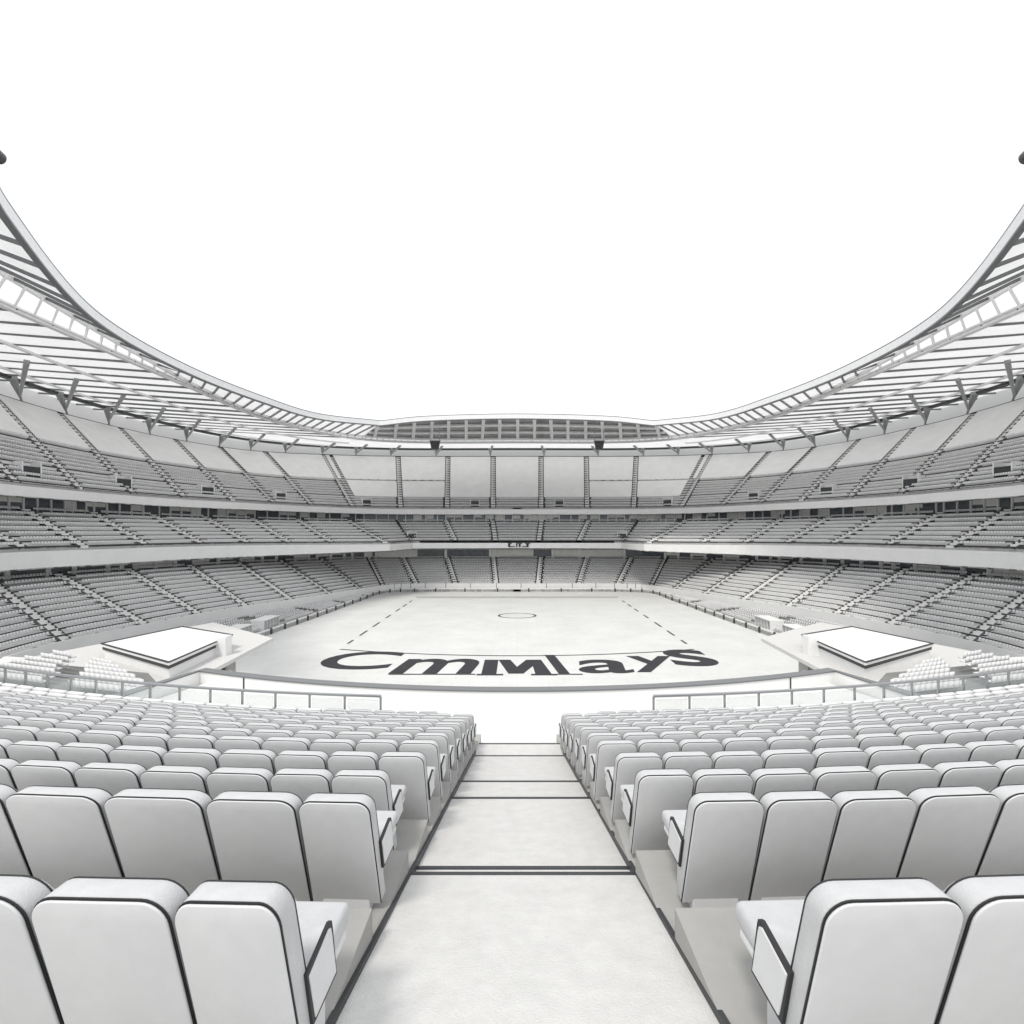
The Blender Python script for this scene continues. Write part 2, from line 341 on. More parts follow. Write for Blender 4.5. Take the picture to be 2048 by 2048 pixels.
def window_wall(th, rn, t0, t1, z0, z1, span, rnd=0.0, mull=0.5):
    """windows of the box level: a dark glazed band, pale piers of uneven width standing proud of it"""
    n = 80; A = ring(rn, t0, t1, n)
    W = band([p+np.array((0, 0, z0)) for p in A], 0, z1-z0, 0.3).build('window_band', M['window'], th)
    A_ = np.array(A); L = np.concatenate([[0], np.cumsum(np.linalg.norm(np.diff(A_[:, :2], axis=0), axis=1))])
    s = 1.0; m = MB(); g_ = MB()
    while s < L[-1]-2:
        p = np.array([np.interp(s, L, A_[:, k]) for k in range(3)]); q = np.array([np.interp(s+mull, L, A_[:, k]) for k in range(3)])
        d = (q-p)/np.linalg.norm(q-p); nn = np.array((-d[1], d[0], 0)); c = p-np.array((0, 115, 0))
        if nn.dot(c) < 0: nn = -nn
        lo = [p-nn*0.25, q-nn*0.25, q+nn*0.1, p+nn*0.1]
        MB().hexa([(v[0], v[1], v[2]+z0) for v in lo], [(v[0], v[1], v[2]+z1) for v in lo]).build('pier', M['white'], W)
        if random.random() < 0.55:              # drawn blind, a pale rectangle behind the glass line
            e = s+mull+0.1; e2 = s+span-0.1
            a = np.array([np.interp(e, L, A_[:, k]) for k in range(3)]); c2 = np.array([np.interp(e2, L, A_[:, k]) for k in range(3)])
            hh = z0+(z1-z0)*random.choice((0.12, 0.35, 0.5))
            MB().hexa([(v[0], v[1], v[2]+hh) for v in (a-nn*0.05, c2-nn*0.05, c2+nn*0.02, a+nn*0.02)], [(v[0], v[1], v[2]+z1-0.1) for v in (a-nn*0.05, c2-nn*0.05, c2+nn*0.02, a+nn*0.02)]).build('blind', M['stair'], W)
        s += span*random.choice((1, 1, 1, 0.6, 1.4))
def vomitory(th, rin, rback, t, f0, wd=1.6, hgt=2.4):
    a, c = ringpt(rin, t), ringpt(rback, t); p = a+(c-a)*f0
    u = c-a; u[2] = 0; u /= np.linalg.norm(u); d = np.array((-u[1], u[0], 0))
    q = p+u*2.6
    o = MB()                                     # three walls round the dark opening
    for s in (-1, 1):
        e = [p+d*s*wd, p+d*s*(wd+0.25), q+d*s*(wd+0.25), q+d*s*wd]
        o.hexa([(v[0], v[1], p[2]-0.2) for v in e], [(v[0], v[1], p[2]+hgt+0.9) for v in e])
    e = [q-d*(wd+.25), q+d*(wd+.25), q+u*.25+d*(wd+.25), q+u*.25-d*(wd+.25)]
    o.hexa([(v[0], v[1], p[2]-0.2) for v in e], [(v[0], v[1], p[2]+hgt+0.9) for v in e])
    k = o.build('vomitory', M['white'], th)
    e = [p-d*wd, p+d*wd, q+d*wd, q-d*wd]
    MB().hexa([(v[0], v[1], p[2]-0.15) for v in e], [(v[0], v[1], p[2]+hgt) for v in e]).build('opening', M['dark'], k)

LBL = {
 ('lower', 'far'): 'bottom tier of seats across the far end, straight behind the pitch', ('lower', 'left'): 'bottom tier of seats curving along the left side of the pitch',
 ('lower', 'right'): 'bottom tier of seats curving along the right side of the pitch', ('middle', 'far'): 'shallow middle tier across the far end between the two pale fascias',
 ('middle', 'left'): 'shallow middle tier along the left side between the two pale fascias', ('middle', 'right'): 'shallow middle tier along the right side between the two pale fascias',
 ('upper', 'far'): 'tall top tier across the far end just under the roof', ('upper', 'left'): 'steep top tier sweeping up along the left side under the roof',
 ('upper', 'right'): 'steep top tier sweeping up along the right side under the roof'}
for sec, (t0, t1, n) in SECT.items():
    # lower
    th, A, B, tq, ai = terrace('lower', 'low_in', 'low_back', 12, sec, LBL['lower', sec])
    gz = [p[2] for p in A]
    pw = band(A, lambda i: -gz[i]+1.0, 1.0, -0.25).build('front_wall', M['white'], th)
    b = MB(); Lw = 0
    for i in range(1, len(A)-1, 3):             # panel joints and posts on the front wall
        p = A[i]; MB().box(p[0]-0.08, p[0]+0.08, p[1]-0.35, p[1]+0.3, p[2]-1.1, p[2]+1.06).build('panel_joint', M['dark'], pw)
    # apron between the pitch and the front wall
    Gd = ring('ground', t0, t1, n)
    MB().loft([[(p[0], p[1], 0.0) for p in Gd], [(p[0], p[1], 0.9) for p in Gd], [(p[0], p[1], 0.9) for p in A], [(p[0], p[1], 0.0) for p in A]]).build('apron', M['concrete'], th)
    if sec != 'far':                             # flat front rows between the pitch boards and the front wall
        LI = ring('low_in', t0, t1, n); Gp = [np.array((p[0], p[1], 0.6)) for p in Gd]; Lp = [np.array((p[0], p[1], p[2]-1.6)) for p in LI]
        b = MB()
        for i in range(7):
            lo, hi = mixp(Gp, Lp, 0.10+i*0.125), mixp(Gp, Lp, 0.10+(i+1)*0.125); fr = [np.array((p[0], p[1], q[2])) for p, q in zip(lo, hi)]
            b.strip(lo, fr); b.strip(fr, hi); far_seats(fr, [k/9 for k in range(1, 9)], 0.8, 0.7)
        b.build('front_rows', M['riser'], th)
    bw = band([np.array((p[0], p[1], 0.9)) for p in Gd], -0.9, 0.35, 0.25).build('perimeter_board', M['white'], th)
    for i in range(2, len(Gd)-1, 4): p = Gd[i]; MB().box(p[0]-0.2, p[0]+0.2, p[1]-0.3, p[1]+0.3, 0.0, 1.28).build('board_joint', M['dark'], bw)
    window_wall(th, 'low_back', t0, t1, 0.0, 3.6, 5.5 if sec != 'far' else 18, mull=1.0)
    # middle
    th, A, B, tq, ai = terrace('middle', 'mid_in', 'mid_back', 8, sec, LBL['middle', sec])
    taper = lambda i, tq=tq: -float(np.interp(abs(tq[i]), [0, 2, 3, 4, 6, 8], [2.3, 2.5, 3.0, 3.4, 3.5, 3.2]))
    fa = band([p+np.array((0, 0, 0.55)) for p in A], lambda i, tp=taper: tp(i)-0.55, 0.0, 0.5).build('fascia', M['white'], th)
    for zz, hh in ((lambda i, tp=taper: tp(i)-0.02, lambda i, tp=taper: tp(i)+0.26), (lambda i: 0.53, lambda i: 0.72)): band(A, zz, hh, 0.56 if sec != 'x' else 0).build('fascia_edge', M['dark'], th)
    SB = ring('low_back', t0, t1, n)
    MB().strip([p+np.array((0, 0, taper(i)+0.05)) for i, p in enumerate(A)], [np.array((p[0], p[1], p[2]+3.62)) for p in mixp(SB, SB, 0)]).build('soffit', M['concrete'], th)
    window_wall(th, 'mid_back', t0, t1, 0.0, 3.5, 3.4, mull=0.4)
    if sec == 'far':
        for t in (-1.0, 1.0): vomitory(th, 'mid_in', 'mid_back', t, 0.12)
        for k, (x0, x1, segs) in enumerate(((-3.4, -0.9, ((0, 0, .3, 1), (0, 0, 1, .2), (0, .8, .55, 1))), (-0.4, 1.9, ((0, 0, .2, 1), (0, .8, 1, 1), (.45, 0, .75, .8))), (1.8, 5.0, ((0, 0, .8, .2), (.55, 0, .8, 1), (.4, .8, 1, 1))))):
            o = MB()
            for a, c, e, f in segs: o.box(x0+(x1-x0)*a, x0+(x1-x0)*e, 194.70, 194.92, 16.4+1.5*c, 16.4+1.5*f)
            o.build('fascia_letter', M['letter'], fa)
    # upper
    th, A, B, tq, ai = terrace('upper', 'up_in', 'up_back', 22, sec, LBL['upper', sec])
    band([p+np.array((0, 0, 0.5)) for p in A], -2.7, 0.0, 0.5).build('fascia', M['white'], th)
    for zz, hh in ((-2.24, -2.02), (0.48, 0.66)): band(A, zz, hh, 0.56).build('fascia_edge', M['dark'], th)
    SB = ring('mid_back', t0, t1, n)
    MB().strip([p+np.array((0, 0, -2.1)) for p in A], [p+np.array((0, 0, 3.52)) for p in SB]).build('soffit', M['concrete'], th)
    band(B, -1.2, 1.1, 0.5).build('back_wall', M['dark'], th)
    band(ring('roof_out', t0, t1, n, -7.5), 0, 7.45, 0.4).build('cladding', M['cladding'], th)
    if sec == 'far':
        for t in (-1.75, -0.36, 0.36, 1.75): vomitory(th, 'up_in', 'up_back', t, 0.04)
    else:
        for t in (3.3, 4.4, 5.5, 6.5): vomitory(th, 'up_in', 'up_back', t*(1 if sec == 'right' else -1), 0.08)

# ---------------------------------------------------------------- roof
for sec, lab in (('far', 'far part of the roof, a shallow arch of dark glazed cells above the end stand'), ('left', 'sweeping roof over the left stand with its long lattice truss'), ('right', 'sweeping roof over the right stand with its long lattice truss')):
    t0, t1, n = SECT[sec]; base = ringpt('up_back', (t0+t1)/2); base[2] = 0
    rf = empty('stadium_roof', base, lab, 'roof')
    I, T, Bm, O = (ring(k, t0, t1, n) for k in ('roof_in', 'roof_top', 'roof_bot', 'roof_out'))
    up = np.array((0, 0, 1.0))
    Ii = mixp(I, T, 0.03); MB().loft([Ii, T, [p+up*0.5 for p in T], [p+up*0.5 for p in Ii]]).build('inner_deck', M['roofdark'] if sec == 'far' else M['roof'], rf)
    MB().loft([Bm, O, [p+up*0.5 for p in O], [p+up*0.5 for p in Bm]]).build('outer_deck', M['roof'], rf)
    band(I, -0.65, 0.65, 0.6).build('edge_beam', M['steel'], rf)
    for z_, h_ in ((0.65, 0.22), (-0.9, 0.25)): band(I, z_, z_+h_, 0.7).build('edge_flashing', M['strut'], rf)
    band(Bm, -0.5, 0.1, 0.9).build('truss_bottom_chord', M['steel'], rf)
    band([o+(b_-o)*0.16-up*0.15 for o, b_ in zip(O, Bm)], -0.7, 0.0, 1.6).build('gutter', M['dark'], rf)
    band(T, -0.6, 0.2, 0.7).build('truss_top_chord', M['steel'], rf)
    b = MB(); st = 40 if sec == 'far' else 46     # truss web: posts and diagonals
    for k, t in enumerate(np.linspace(t0+0.03, t1-0.03, st)):
        a, c = ringpt('roof_top', t), ringpt('roof_bot', t); b.bar(a, c, 0.35, 0.35)
    b.build('truss_web', M['steel'], rf)
    # rafters under the decks
    if sec == 'far':
        for x in np.linspace(-50, 50, 17):
            ti = np.linspace(-2.6, 2.6, 400); xi = np.array([ringpt('roof_in', t) for t in ti]); xo = np.array([ringpt('roof_top', t) for t in ti])
            k = np.argmin(abs(xi[:, 0]-x*0.86)); j = np.argmin(abs(xo[:, 0]-x*1.1))
            b = MB().bar(xi[k]-up*0.35, xo[j]-up*0.35, 1.1, 0.7); b.build('rafter', M['steel'], rf)
        for f in (0.30, 0.62, 0.97):
            L1 = mixp(I, T, f); b = MB()
            for p, q in zip(L1[:-1], L1[1:]): b.bar(p-up*0.3, q-up*0.3, 2.6, 0.5)
            b.build('cross_beam', M['steel'], rf)
    else:
        sgn = -1 if sec == 'left' else 1
        ti = np.linspace(2, 8, 500)
        RI, RT, RB, RO = (np.array([ringpt(k, t) for t in ti]) for k in ('roof_in', 'roof_top', 'roof_bot', 'roof_out'))
        def cross(Ar, y):                        # crossing of the ring with a transverse plane
            k = np.where(np.diff(np.sign(Ar[:, 1]-y)))[0]
            return None if len(k) == 0 else Ar[k[0]]
        for t in np.arange(2.05, 5.2, 0.16):
            a, c = ringpt('roof_in', sgn*t), ringpt('roof_top', sgn*(t+0.12)); a = a+(c-a)*0.10
            MB().bar(a-up*0.25, c-up*0.25, 0.3, 0.5).build('rib', M['strut'], rf)
        for y in np.arange(42, 113, 5.2):
            a, c = cross(RI, y), cross(RT, y)
            if a is None and y > 150 and c is not None: a = RI[0]
            if a is None or c is None: continue
            a = a+(c-a)*0.06
            MB().bar((sgn*a[0], a[1], a[2]-0.2), (sgn*c[0], c[1], c[2]-0.2), 0.26, 0.5).build('rafter', M['strut'], rf)
        for y in np.arange(42, 196, 6.2):
            a, c = cross(RB, y), cross(RO, y)
            if a is None or c is None: continue
            MB().bar((sgn*a[0], a[1], a[2]-0.2), (sgn*c[0], c[1], c[2]-0.2), 0.28, 0.5).build('purlin', M['strut'], rf)
        for f in (0.35, 0.72):
            L1 = mixp(Bm, O, f); b = MB()
            for p, q in zip(L1[:-1], L1[1:]): b.bar(p-up*0.6, q-up*0.6, 0.5, 0.5)
            b.build('walkway_beam', M['steel'], rf)
    # V struts standing on the rim of the top tier
    tr_ = [t for t in list(np.linspace(-7.7, 7.7, 34)) if t0 <= t < t1]
    for t in tr_:
        tr = t+math.copysign(float(np.interp(abs(t), [2, 3, 4, 8], [0, .35, .5, .5])), t)
        if abs(tr) > 7.9: continue
        p = ringpt('up_back', t, 1.0); o_, i_ = ringpt('roof_out', tr), ringpt('roof_bot', tr)
        a = i_+(o_-i_)*0.84; c = i_+(o_-i_)*0.50; q = p+(a-p)*0.22
        b = MB(); b.tube(p, q, 0.22, 0.3); b.tube(q, a-up*0.2, 0.35, 1.05); b.tube(q, c-up*0.2, 0.28, 0.55); b.build('strut', M['brace'], rf)
# hanging loudspeaker clusters below the far roof
for sx in (-1, 1):
    x = sx*28.5; y = 178.0
    sp = empty('speaker_cluster', (x, y, 50), 'dark loudspeaker cluster hanging under the far roof, %s of the middle' % ('left' if sx < 0 else 'right'), 'loudspeaker')
    b = MB()
    for k in range(5): b.box(x-1.7+0.12*k, x+1.7-0.12*k, y-0.6-0.1*k, y+0.6, 53.8-0.62*k-0.5, 53.8-0.62*k)
    b.build('cabinet', M['arm'], sp)
    b = MB(); [b.tube((x+s*1.5, y, 53.4), (x+s*1.5, y, 59.2), 0.12) for s in (-1, 1)]; b.box(x-1.9, x+1.9, y-.4, y+.4, 53.85, 54.1); b.build('hanger', M['rail'], sp)
# round floodlights at the near ends of the roof edge
for sx in (-1, 1):
    p = (-44.9 if sx < 0 else 44.1, 44.2, 55.2)
    fl = empty('floodlight', p, 'small round dark lamp at the roof edge on the %s border of the photo' % ('left' if sx < 0 else 'right'), 'lamp')
    MB().tube((p[0], p[1]-0.35, p[2]), (p[0], p[1]+0.35, p[2]), 0.62, 0.5, 20).build('lamp_head', M['arm'], fl)
    MB().tube((p[0], p[1], p[2]), (p[0]+sx*0.9, p[1]+0.5, p[2]+0.3), 0.08).build('bracket', M['rail'], fl)

# ---------------------------------------------------------------- corner cabins with flat overhanging roofs, posts beside them
for sx in (-1, 1):
    side = 'left' if sx < 0 else 'right'
    q = [(31.5, 46.3), (43.9, 54), (41.5, 63.5), (32.5, 58.5)]; zt = EYE-12
    cb = empty('flat_roof_cabin', (sx*37, 55, zt-1.5), 'low cabin with a broad flat roof in the near %s corner of the bowl' % side, 'cabin')
    P = [(sx*x, y) for x, y in q]; cx, cy = sum(p[0] for p in P)/4, sum(p[1] for p in P)/4
    if sx < 0: P = P[::-1]
    sc = lambda k: [(cx+(x-cx)*k, cy+(y-cy)*k) for x, y in P]
    pz = lambda L, z: [(x, y, z) for x, y in L]
    MB().hexa(pz(sc(1.0), zt-0.28), pz(sc(1.0), zt)).build('flat_roof', M['white'], cb, bevel=0.03)
    tp = pz(sc(0.995), zt+0.04)
    for i in range(4): MB().bar(tp[i], tp[(i+1) % 4], 0.16, 0.10).build('roof_trim', M['dark'], cb)
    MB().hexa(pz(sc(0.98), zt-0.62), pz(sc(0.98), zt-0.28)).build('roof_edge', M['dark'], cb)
    MB().hexa(pz(sc(0.95), zt-1.5), pz(sc(0.95), zt-0.62)).build('wall', M['white'], cb)
    # deck the cabin stands on
    Q = [(sx*x, y) for x, y in ((29, 43.2), (40.5, 48.5), (52.5, 52), (44.5, 75), (30.5, 64))]
    dk = MB(); n5 = len(Q); dk.add(pz(Q, zt-1.9)+pz(Q, zt-1.5), [tuple(range(n5)), tuple(range(n5, 2*n5))]+[(i, (i+1) % n5, n5+(i+1) % n5, n5+i) for i in range(n5)])
    tag(dk.build('corner_deck', M['ramp']), 'pale flat deck under the cabin in the near %s corner' % side, 'deck')
    x0 = sx*31.9
    ps = empty('pillar', (x0, 55.5, zt-2.6), 'square pale pillar rising beside the %s cabin roof, facing the pitch' % side, 'pillar')
    MB().box(x0-0.65, x0+0.65, 54.9, 56.1, zt-2.4, zt+0.55).build('shaft', M['white'], ps, bevel=0.04)
    b = MB(); [b.tube((x0-sx*0.1*k+0.3, 54.7, zt-2.4), (x0-sx*(0.2+0.25*k), 54.2, zt-4.6-0.1*k), 0.09) for k in range(4)]; b.build('cable_bundle', M['arm'], ps)
    b = MB().box(x0-0.9, x0+0.9, 54.6, 56.4, zt-6, zt-2.4); b.build('plinth', M['concrete'], ps)
# team shelters along both side lines
for sx in (-1, 1):
    for k, y0 in enumerate((101, 112)):
        side = 'left' if sx < 0 else 'right'; x = sx*(57.4 if k == 0 else 56.8)
        d = empty('team_shelter', (x, y0+3.5, 0.9), '%s low glazed shelter beside the pitch on the %s side' % ('nearer' if k == 0 else 'farther', side), 'shelter', 'shelters along the side lines')
        b = MB(); b.box(x-1.6, x+1.6, y0, y0+7, 2.95, 3.1); b.build('canopy', M['white'], d)
        for y in np.arange(y0, y0+7.1, 1.4): MB().box(x-1.5, x+1.5, y, y+0.1, 0.9, 2.95).build('frame', M['steel'], d)
        MB().box(x+sx*1.5-0.03, x+sx*1.5+0.03, y0+0.1, y0+7, 0.95, 2.9).build('back_pane', M['window'], d)
        b = MB(); b.box(x+sx*0.5-0.3, x+sx*0.5+0.3, y0+0.3, y0+6.7, 0.95, 1.5); b.build('bench', M['fabric'], d)
# lower corner decks beyond the railing, with short rows of seats just past it
for sx in (-1, 1):
    for k in range(7):
        a = np.array((sx*(24.0+1.3*k), 35.6+0.62*k+0.3*k, EYE-11.85+0.10*k)); c = np.array((sx*(44.0-0.6*k), 41.4+0.62*k, EYE-11.85+0.10*k))
        far_seats([a*(1-f)+c*f for f in np.linspace(0, 1, 8)], [0.5], 0.3, 0.56)
    z = EYE-12.0; Q = [(sx*x, y) for x, y in ((22.6, 34.4), (46, 41), (46, 47), (31, 43.0))]
    tag(MB().hexa([(x, y, z-2.4) for x, y in Q], [(x, y, z) for x, y in Q]).build('seat_deck', M['riser']), 'shelf with short dense rows of small seats just past the railing on the %s edge' % ('left' if sx < 0 else 'right'), 'deck')
    z = EYE-14.3; Q = [(sx*x, y) for x, y in ((12.5, 25), (40, 25), (58, 58), (29, 52))]
    tag(MB().hexa([(x, y, z-0.5) for x, y in Q], [(x, y, z) for x, y in Q]).build('lower_deck', M['stair']), 'blank pale deck lying in front of the cabin at the near %s corner' % ('left' if sx < 0 else 'right'), 'deck')

# ---------------------------------------------------------------- near stand: floor, ramped aisle, parapet, rail
RC = 44.0
def sag(x): return x*x/(2*RC)
def floor_z(d): return EYE-(0.096*(abs(d-2.0) < 1e-6)+1.72+0.267*d+(0.03*(d-6.5) if d > 6.5 else 0))
DROWS = [2.0, 3.5, 4.45, 5.35, 6.25, 7.1, 7.95, 8.8, 9.6, 10.4, 11.2, 12.0]
LAND = EYE-5.6
def psag(x): return x*x/58.0
ns = empty('near_stand', (0, 8, LAND), 'stepped floor under the nearest seats with a sloping stair aisle down the middle', 'stand')
ed = [0.9]+[d-0.22 for d in DROWS[1:]]+[12.75]; ed[1] = 3.17
for sx in (-1, 1):
    b = MB(); x_in = 0.90 if sx < 0 else 0.98
    xs = np.concatenate([np.linspace(x_in, 6, 14), np.linspace(6.5, 30, 40)])
    for i, d in enumerate(DROWS):
        z = floor_z(d); zn = floor_z(DROWS[i+1]) if i+1 < len(DROWS) else LAND
        a = [(sx*x, ed[i]+sag(x), z) for x in xs]; c = [(sx*x, ed[i+1]+sag(x), z) for x in xs]; e = [(sx*x, ed[i+1]+sag(x), zn) for x in xs]
        b.strip(a, c); b.strip(c, e)
        b.quad((sx*x_in, ed[i], z), (sx*x_in, ed[i+1], z), (sx*x_in, ed[i+1], z-1.2), (sx*x_in, ed[i], z-1.2))
    b.build('seat_terrace', M['concrete'], ns)
b = MB(); prof = [(-2.0, EYE-1.19), (0.9, floor_z(0.9)), (4.26, floor_z(4.26)), (4.26, floor_z(4.26)-0.05), (4.55, floor_z(4.55)-0.05), (6.9, floor_z(6.9)-0.04), (6.9, floor_z(6.9)-0.07), (8.1, floor_z(8.1)-0.05), (8.1, floor_z(8.1)-0.09), (10.7, floor_z(10.7)-0.02), (10.7, floor_z(10.7)-0.16), (11.75, floor_z(10.7)-0.2), (11.75, floor_z(10.7)-0.5), (12.6, floor_z(10.7)-0.52), (12.6, LAND)]
for (d0, z0), (d1, z1) in zip(prof[:-1], prof[1:]): b.quad((-0.9, d0, z0), (1.0, d0, z0), (1.0, d1, z1), (-0.9, d1, z1))
b.build('aisle', M['ramp'], ns)
for d in (4.26, 4.5, 6.9, 8.1, 10.7, 11.75):
    z = {4.26: floor_z(4.26), 4.5: floor_z(4.5)-0.045, 6.9: floor_z(6.9)-0.035, 8.1: floor_z(8.1)-0.045, 10.7: floor_z(10.7)-0.015, 11.75: floor_z(10.7)-0.2}[d]
    MB().box(-0.88, 0.98, d-0.035, d+0.005, z-0.03, z+0.012).build('step_nosing', M['dark'], ns)
for sx, x in ((-1, -0.89), (1, 0.99)):
    b = MB(); b.bar((x, 0.4, floor_z(0.4)+0.03), (x, 10.9, floor_z(10.9)+0.03), 0.03, 0.07); b.build('aisle_kerb', M['dark'], ns)
xs = np.linspace(-34, 34, 70)
b = MB().strip([(x, 12.6+sag(x), LAND) for x in xs], [(x, 16.6+psag(x) if abs(x) < 11.9 else 14.2+sag(x), LAND) for x in xs]); b.build('walkway', M['stair'], ns)
pr = empty('parapet', (0, 16.5, LAND), 'long curved pale parapet with upright joints in front of the nearest stand', 'parapet')
zt = EYE-5.13; Lx = 11.6
PL = [(-12.4, 15.2)]+[(x, 16.4+psag(x)) for x in np.linspace(-Lx, Lx, 60)]+[(12.4, 15.2)]
def off(P, o): return [(x*(1+o/40 if abs(x) > Lx+.1 else 1)+(o if x > Lx+.1 else -o if x < -Lx-.1 else 0), y+(o if abs(x) < Lx+.1 else 0)) for x, y in P]
at = lambda P, z: [(x, y, z) for x, y in P]
MB().loft([at(PL, LAND-2.5), at(PL, zt-0.05), at(off(PL, .32), zt-0.05), at(off(PL, .32), LAND-2.5)]).build('wall', M['white'], pr)
MB().loft([at(off(PL, -.04), zt-0.05), at(off(PL, -.04), zt), at(off(PL, .36), zt), at(off(PL, .36), zt-0.05)]).build('coping', M['strut'], pr)
for x in (-9.6, 9.6): MB().box(x-0.02, x+0.02, 16.37+psag(x), 16.45+psag(x), LAND, zt-0.06).build('joint', M['dark'], pr)
for sx in (-1, 1):
    rl = empty('glass_railing', (sx*12, 13, LAND), 'row of clear panes and posts in front of the nearest seats, %s of the aisle' % ('left' if sx < 0 else 'right'), 'railing')
    X = list(np.arange(3.5, 31, 0.95)); zt2 = EYE-4.28
    for k, x in enumerate(X):
        y = 13.0+sag(x); b = MB(); b.bar((sx*x, y, LAND), (sx*x, y, zt2), 0.05, 0.05); b.build('post', M['rail'], rl)
        if k < len(X)-1:
            x2 = X[k+1]; y2 = 13+sag(x2); b = MB(); b.bar((sx*(x+0.06), y, (LAND+zt2)/2), (sx*(x2-0.06), y2, (LAND+zt2)/2), 0.02, zt2-LAND-0.15); b.build('pane', M['glass'], rl)
    b = MB()
    for x, x2 in zip(X[:-1], X[1:]): b.bar((sx*x, 13+sag(x), zt2+0.02), (sx*x2, 13+sag(x2), zt2+0.02), 0.09, 0.05)
    b.build('handrail', M['rail'], rl)

# ---------------------------------------------------------------- the padded seat
def rounded(w0, w1, z0, z1, r, n=7):
    """outline of a backrest in x,z: width w0 at the bottom and w1 at the top, rounded top corners"""
    pts = [(-w0/2, z0), (w0/2, z0)]
    for k in range(n+1):
        a = (math.pi/2)*k/n; pts.append((w1/2-r+r*math.cos(a), z1-r+r*math.sin(a)))
    for k in range(n+1):
        a = math.pi/2+(math.pi/2)*k/n; pts.append((-w1/2+r+r*math.cos(a), z1-r+r*math.sin(a)))
    return pts
LEAN = 0.32
def slab(outline, y0, y1, inset=0.0):
    """outline extruded front to back, leaning back as it rises"""
    b = MB(); n = len(outline)
    cx = 0; cz = sum(p[1] for p in outline)/n
    f = lambda p, y: (p[0], y+0.05-LEAN*(p[1]-0.4), p[1])
    vs = [f(p, y0) for p in outline]+[f(p, y1) for p in outline]
    return b.add(vs, [tuple(range(n)), tuple(range(n, 2*n))[::-1]]+[(i, n+i, n+(i+1) % n, (i+1) % n) for i in range(n)])
def side_panel(x0, x1, g=0.0):
    P = [(0.06+g, 0.29+g), (0.0+g, 0.505-g), (0.225-g, 0.535-g), (0.25-g, 0.525-g), (0.26-g, 0.50-g), (0.31-g, 0.29+g)]
    n = len(P); b = MB()
    return b.add([(x0, y, z) for y, z in P]+[(x1, y, z) for y, z in P], [tuple(range(n)), tuple(range(n, 2*n))[::-1]]+[(i, n+i, n+(i+1) % n, (i+1) % n) for i in range(n)])
def make_seat(both):
    s = empty('stadium_seat', (0, 0, 0), 'x', 'seat'); s['local'] = 1
    W = 0.488
    sh = slab(rounded(W, W-0.01, 0.06, 0.86, 0.085), -0.10, 0.010).build('backrest', M['fabric'], s, True, bevel=0.012, seg=3)
    slab(rounded(W+0.001, W-0.009, 0.058, 0.862, 0.087), -0.105, -0.099).build('seam', M['seam'], s)
    pn = slab(rounded(W-0.008, W-0.018, 0.062, 0.856, 0.082), -0.118, -0.104).build('back_shell', M['shell'], s, True, bevel=0.006)
    slab(rounded(W+0.000, W-0.010, 0.30, 0.861, 0.087), 0.003, 0.010).build('piping', M['seam'], s)
    cu = slab(rounded(W-0.05, W-0.06, 0.42, 0.83, 0.07), 0.0, 0.05).build('front_cushion', M['fabric'], s, True, bevel=0.02)
    b = MB(); b.box(-W/2+0.004, W/2-0.004, 0.07, 0.53, 0.345, 0.435); b.build('seat_cushion', M['fabric'], s, True, bevel=0.03, seg=3)
    b = MB(); b.box(-W/2+0.012, W/2-0.012, 0.02, 0.49, 0.30, 0.340); b.build('pan', M['shell'], s, bevel=0.012)
    def arm(x0, x1):
        a = side_panel(x0, x1, 0.016).build('armrest', M['shell'], s, bevel=0.004)
        side_panel(x0+0.006, x1-0.006).build('rim', M['seam'], a)
    arm(W/2-0.010, W/2+0.020)
    if both: arm(-W/2-0.020, -W/2+0.010)
    MB().box(-W/2+0.075, W/2-0.075, 0.03, 0.36, 0.0, 0.3).build('base', M['shell'], s, bevel=0.01)
    return s
proto = {}
for key in (False, True): proto[key] = make_seat(key)
bpy.context.view_layer.update()
# collect every near seat, then build the 300 largest in view one by one
cand = []
for ri, d in enumerate(DROWS):
    z = floor_z(d)
    for sx in (-1, 1):
        x = (0.93 if sx < 0 else (1.0 if ri < 4 else 0.95))+(0.0 if d < 11.9 else 0.9); k = 0
        WL = {(0, -1): [.40, .53, .60, .62], (0, 1): [.535, .60, .62], (1, -1): [.49, .62, .70, .70, .70, .66], (1, 1): [.48, .49, .54, .59, .62, .62, .62]}.get((ri, sx))
        if ri == 0: x = 0.83 if sx < 0 else 1.08
        if ri == 2 and sx < 0: x = 1.08
        if ri == 1: x = 0.94 if sx < 0 else 1.14
        while True:
            pw = min(0.485+(0.035 if sx < 0 else 0.022)*k, 0.60 if sx < 0 else 0.575)
            if WL: pw = WL[min(k, len(WL)-1)]
            xc = x+pw/2; y = d+sag(xc)
            if xc > min(1.02*y+1.0, 27): break
            cand.append(dict(row=ri, side=sx, k=k, x=sx*xc, y=y, z=z, w=pw)); x += pw; k += 1
cand.sort(key=lambda c: c['y']+max(0, abs(c['x'])-1.0*c['y'])*3)
ORD = ['first', 'second', 'third', 'fourth', 'fifth', 'sixth', 'seventh', 'eighth', 'ninth', 'tenth', 'eleventh', 'twelfth', 'thirteenth', 'fourteenth', 'fifteenth', 'sixteenth', 'seventeenth', 'eighteenth', 'nineteenth', 'twentieth'] + ['%s-%s' % (a, b_) for a in ('twenty', 'thirty') for b_ in ('first', 'second', 'third', 'fourth', 'fifth', 'sixth', 'seventh', 'eighth', 'ninth')]
used = {False: False, True: False}
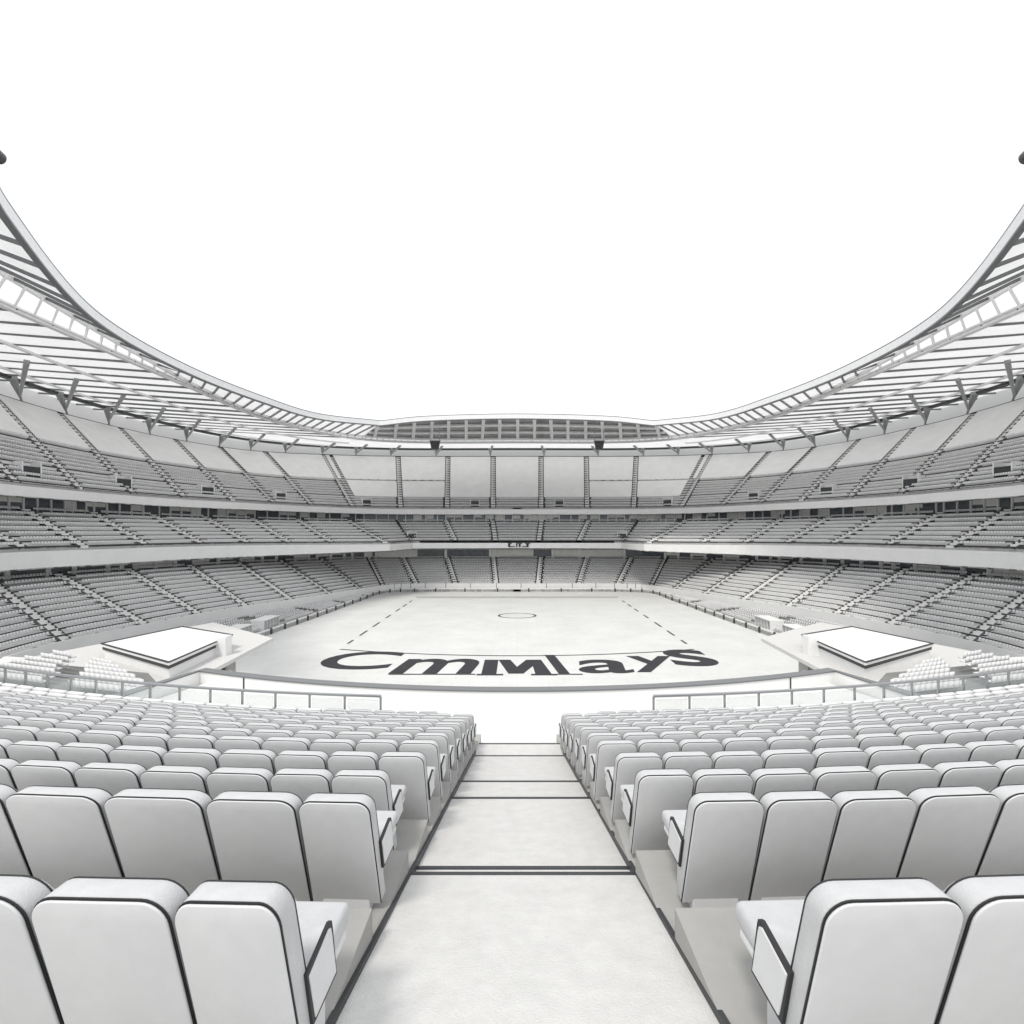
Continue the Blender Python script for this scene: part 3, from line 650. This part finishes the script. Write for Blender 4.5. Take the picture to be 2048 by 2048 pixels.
for i, c in enumerate(cand[:300]):
    key = c['k'] == 0
    src = proto[key]
    if used[key]: o = src.copy(); col.objects.link(o)
    else: o = src
    if used[key]:
        for ch in src.children:
            e = ch.copy(); col.objects.link(e); e.parent = o
            for gc in ch.children: h = gc.copy(); col.objects.link(h); h.parent = e
    used[key] = True
    yaw = -math.atan2(c['x'], RC)*-1.0
    o.location = (c['x'], c['y'], c['z']); flip = -1 if c['side'] < 0 else 1
    sw = c['w']/0.50
    o.rotation_euler = (0, 0, math.atan2(c['x'], RC)+random.uniform(-0.008, 0.008)); o.scale = (flip*sw*1.0, 1.0 if c['row'] == 0 else 1, (1.20 if c['row'] == 0 else 1.04 if c['row'] == 1 else 1)+random.uniform(-0.006, 0.006))
    rown = 'nearest row' if c['row'] == 0 else ORD[c['row']]+' row from the camera'
    o['label'] = 'padded seat %s from the aisle in the %s, %s side' % (ORD[c['k']], rown, 'left' if c['side'] < 0 else 'right')
    o['category'] = 'seat'; o['group'] = 'padded seats of the nearest stand'
# the rest of the seats, too many to count: one mesh
for c in cand[300:]:
    a = math.atan2(c['x'], RC); dv = np.array((math.cos(a), math.sin(a), 0)); nv = np.array((-math.sin(a), math.cos(a), 0)); p = np.array((c['x'], c['y'], c['z']))
    def bx(y0, y1, z0, z1, tl):
        vs = []
        for z, s in ((z0, 0), (z1, tl)):
            for u, v in ((-1, y0), (1, y0), (1, y1), (-1, y1)):
                ww = c['w']*(0.46 if z == z0 or z1 < 0.5 else 0.40); vs.append(p+dv*u*ww+nv*(v-s)+np.array((0, 0, z)))
        return np.array(vs)
    seat_v.append(np.concatenate([bx(-0.1, 0.02, 0.06, 0.80, 0.10), bx(-0.09-0.1, 0.01-0.1, 0.80, 0.86, 0.01), bx(0.02, 0.48, 0.32, 0.45, 0)]))
V = np.concatenate(seat_v); nb = len(V)//8
F = (CUBE_F[None]+(np.arange(nb)*8)[:, None, None]).reshape(-1, 4)
me = bpy.data.meshes.new('distant_seats'); me.vertices.add(len(V)); me.vertices.foreach_set('co', V.astype(np.float32).ravel())
me.loops.add(F.size); me.loops.foreach_set('vertex_index', F.astype(np.int32).ravel()); me.polygons.add(len(F)); me.polygons.foreach_set('loop_start', np.arange(0, F.size, 4, dtype=np.int32))
me.update(calc_edges=True); me.validate(); me.materials.append(M['farseat'])
o = bpy.data.objects.new('distant_seats', me); col.objects.link(o)
tag(o, 'thousands of small seats filling the distant tiers round the bowl', 'seats', kind='stuff')
print('far seats', seat_count, 'near', len(cand))
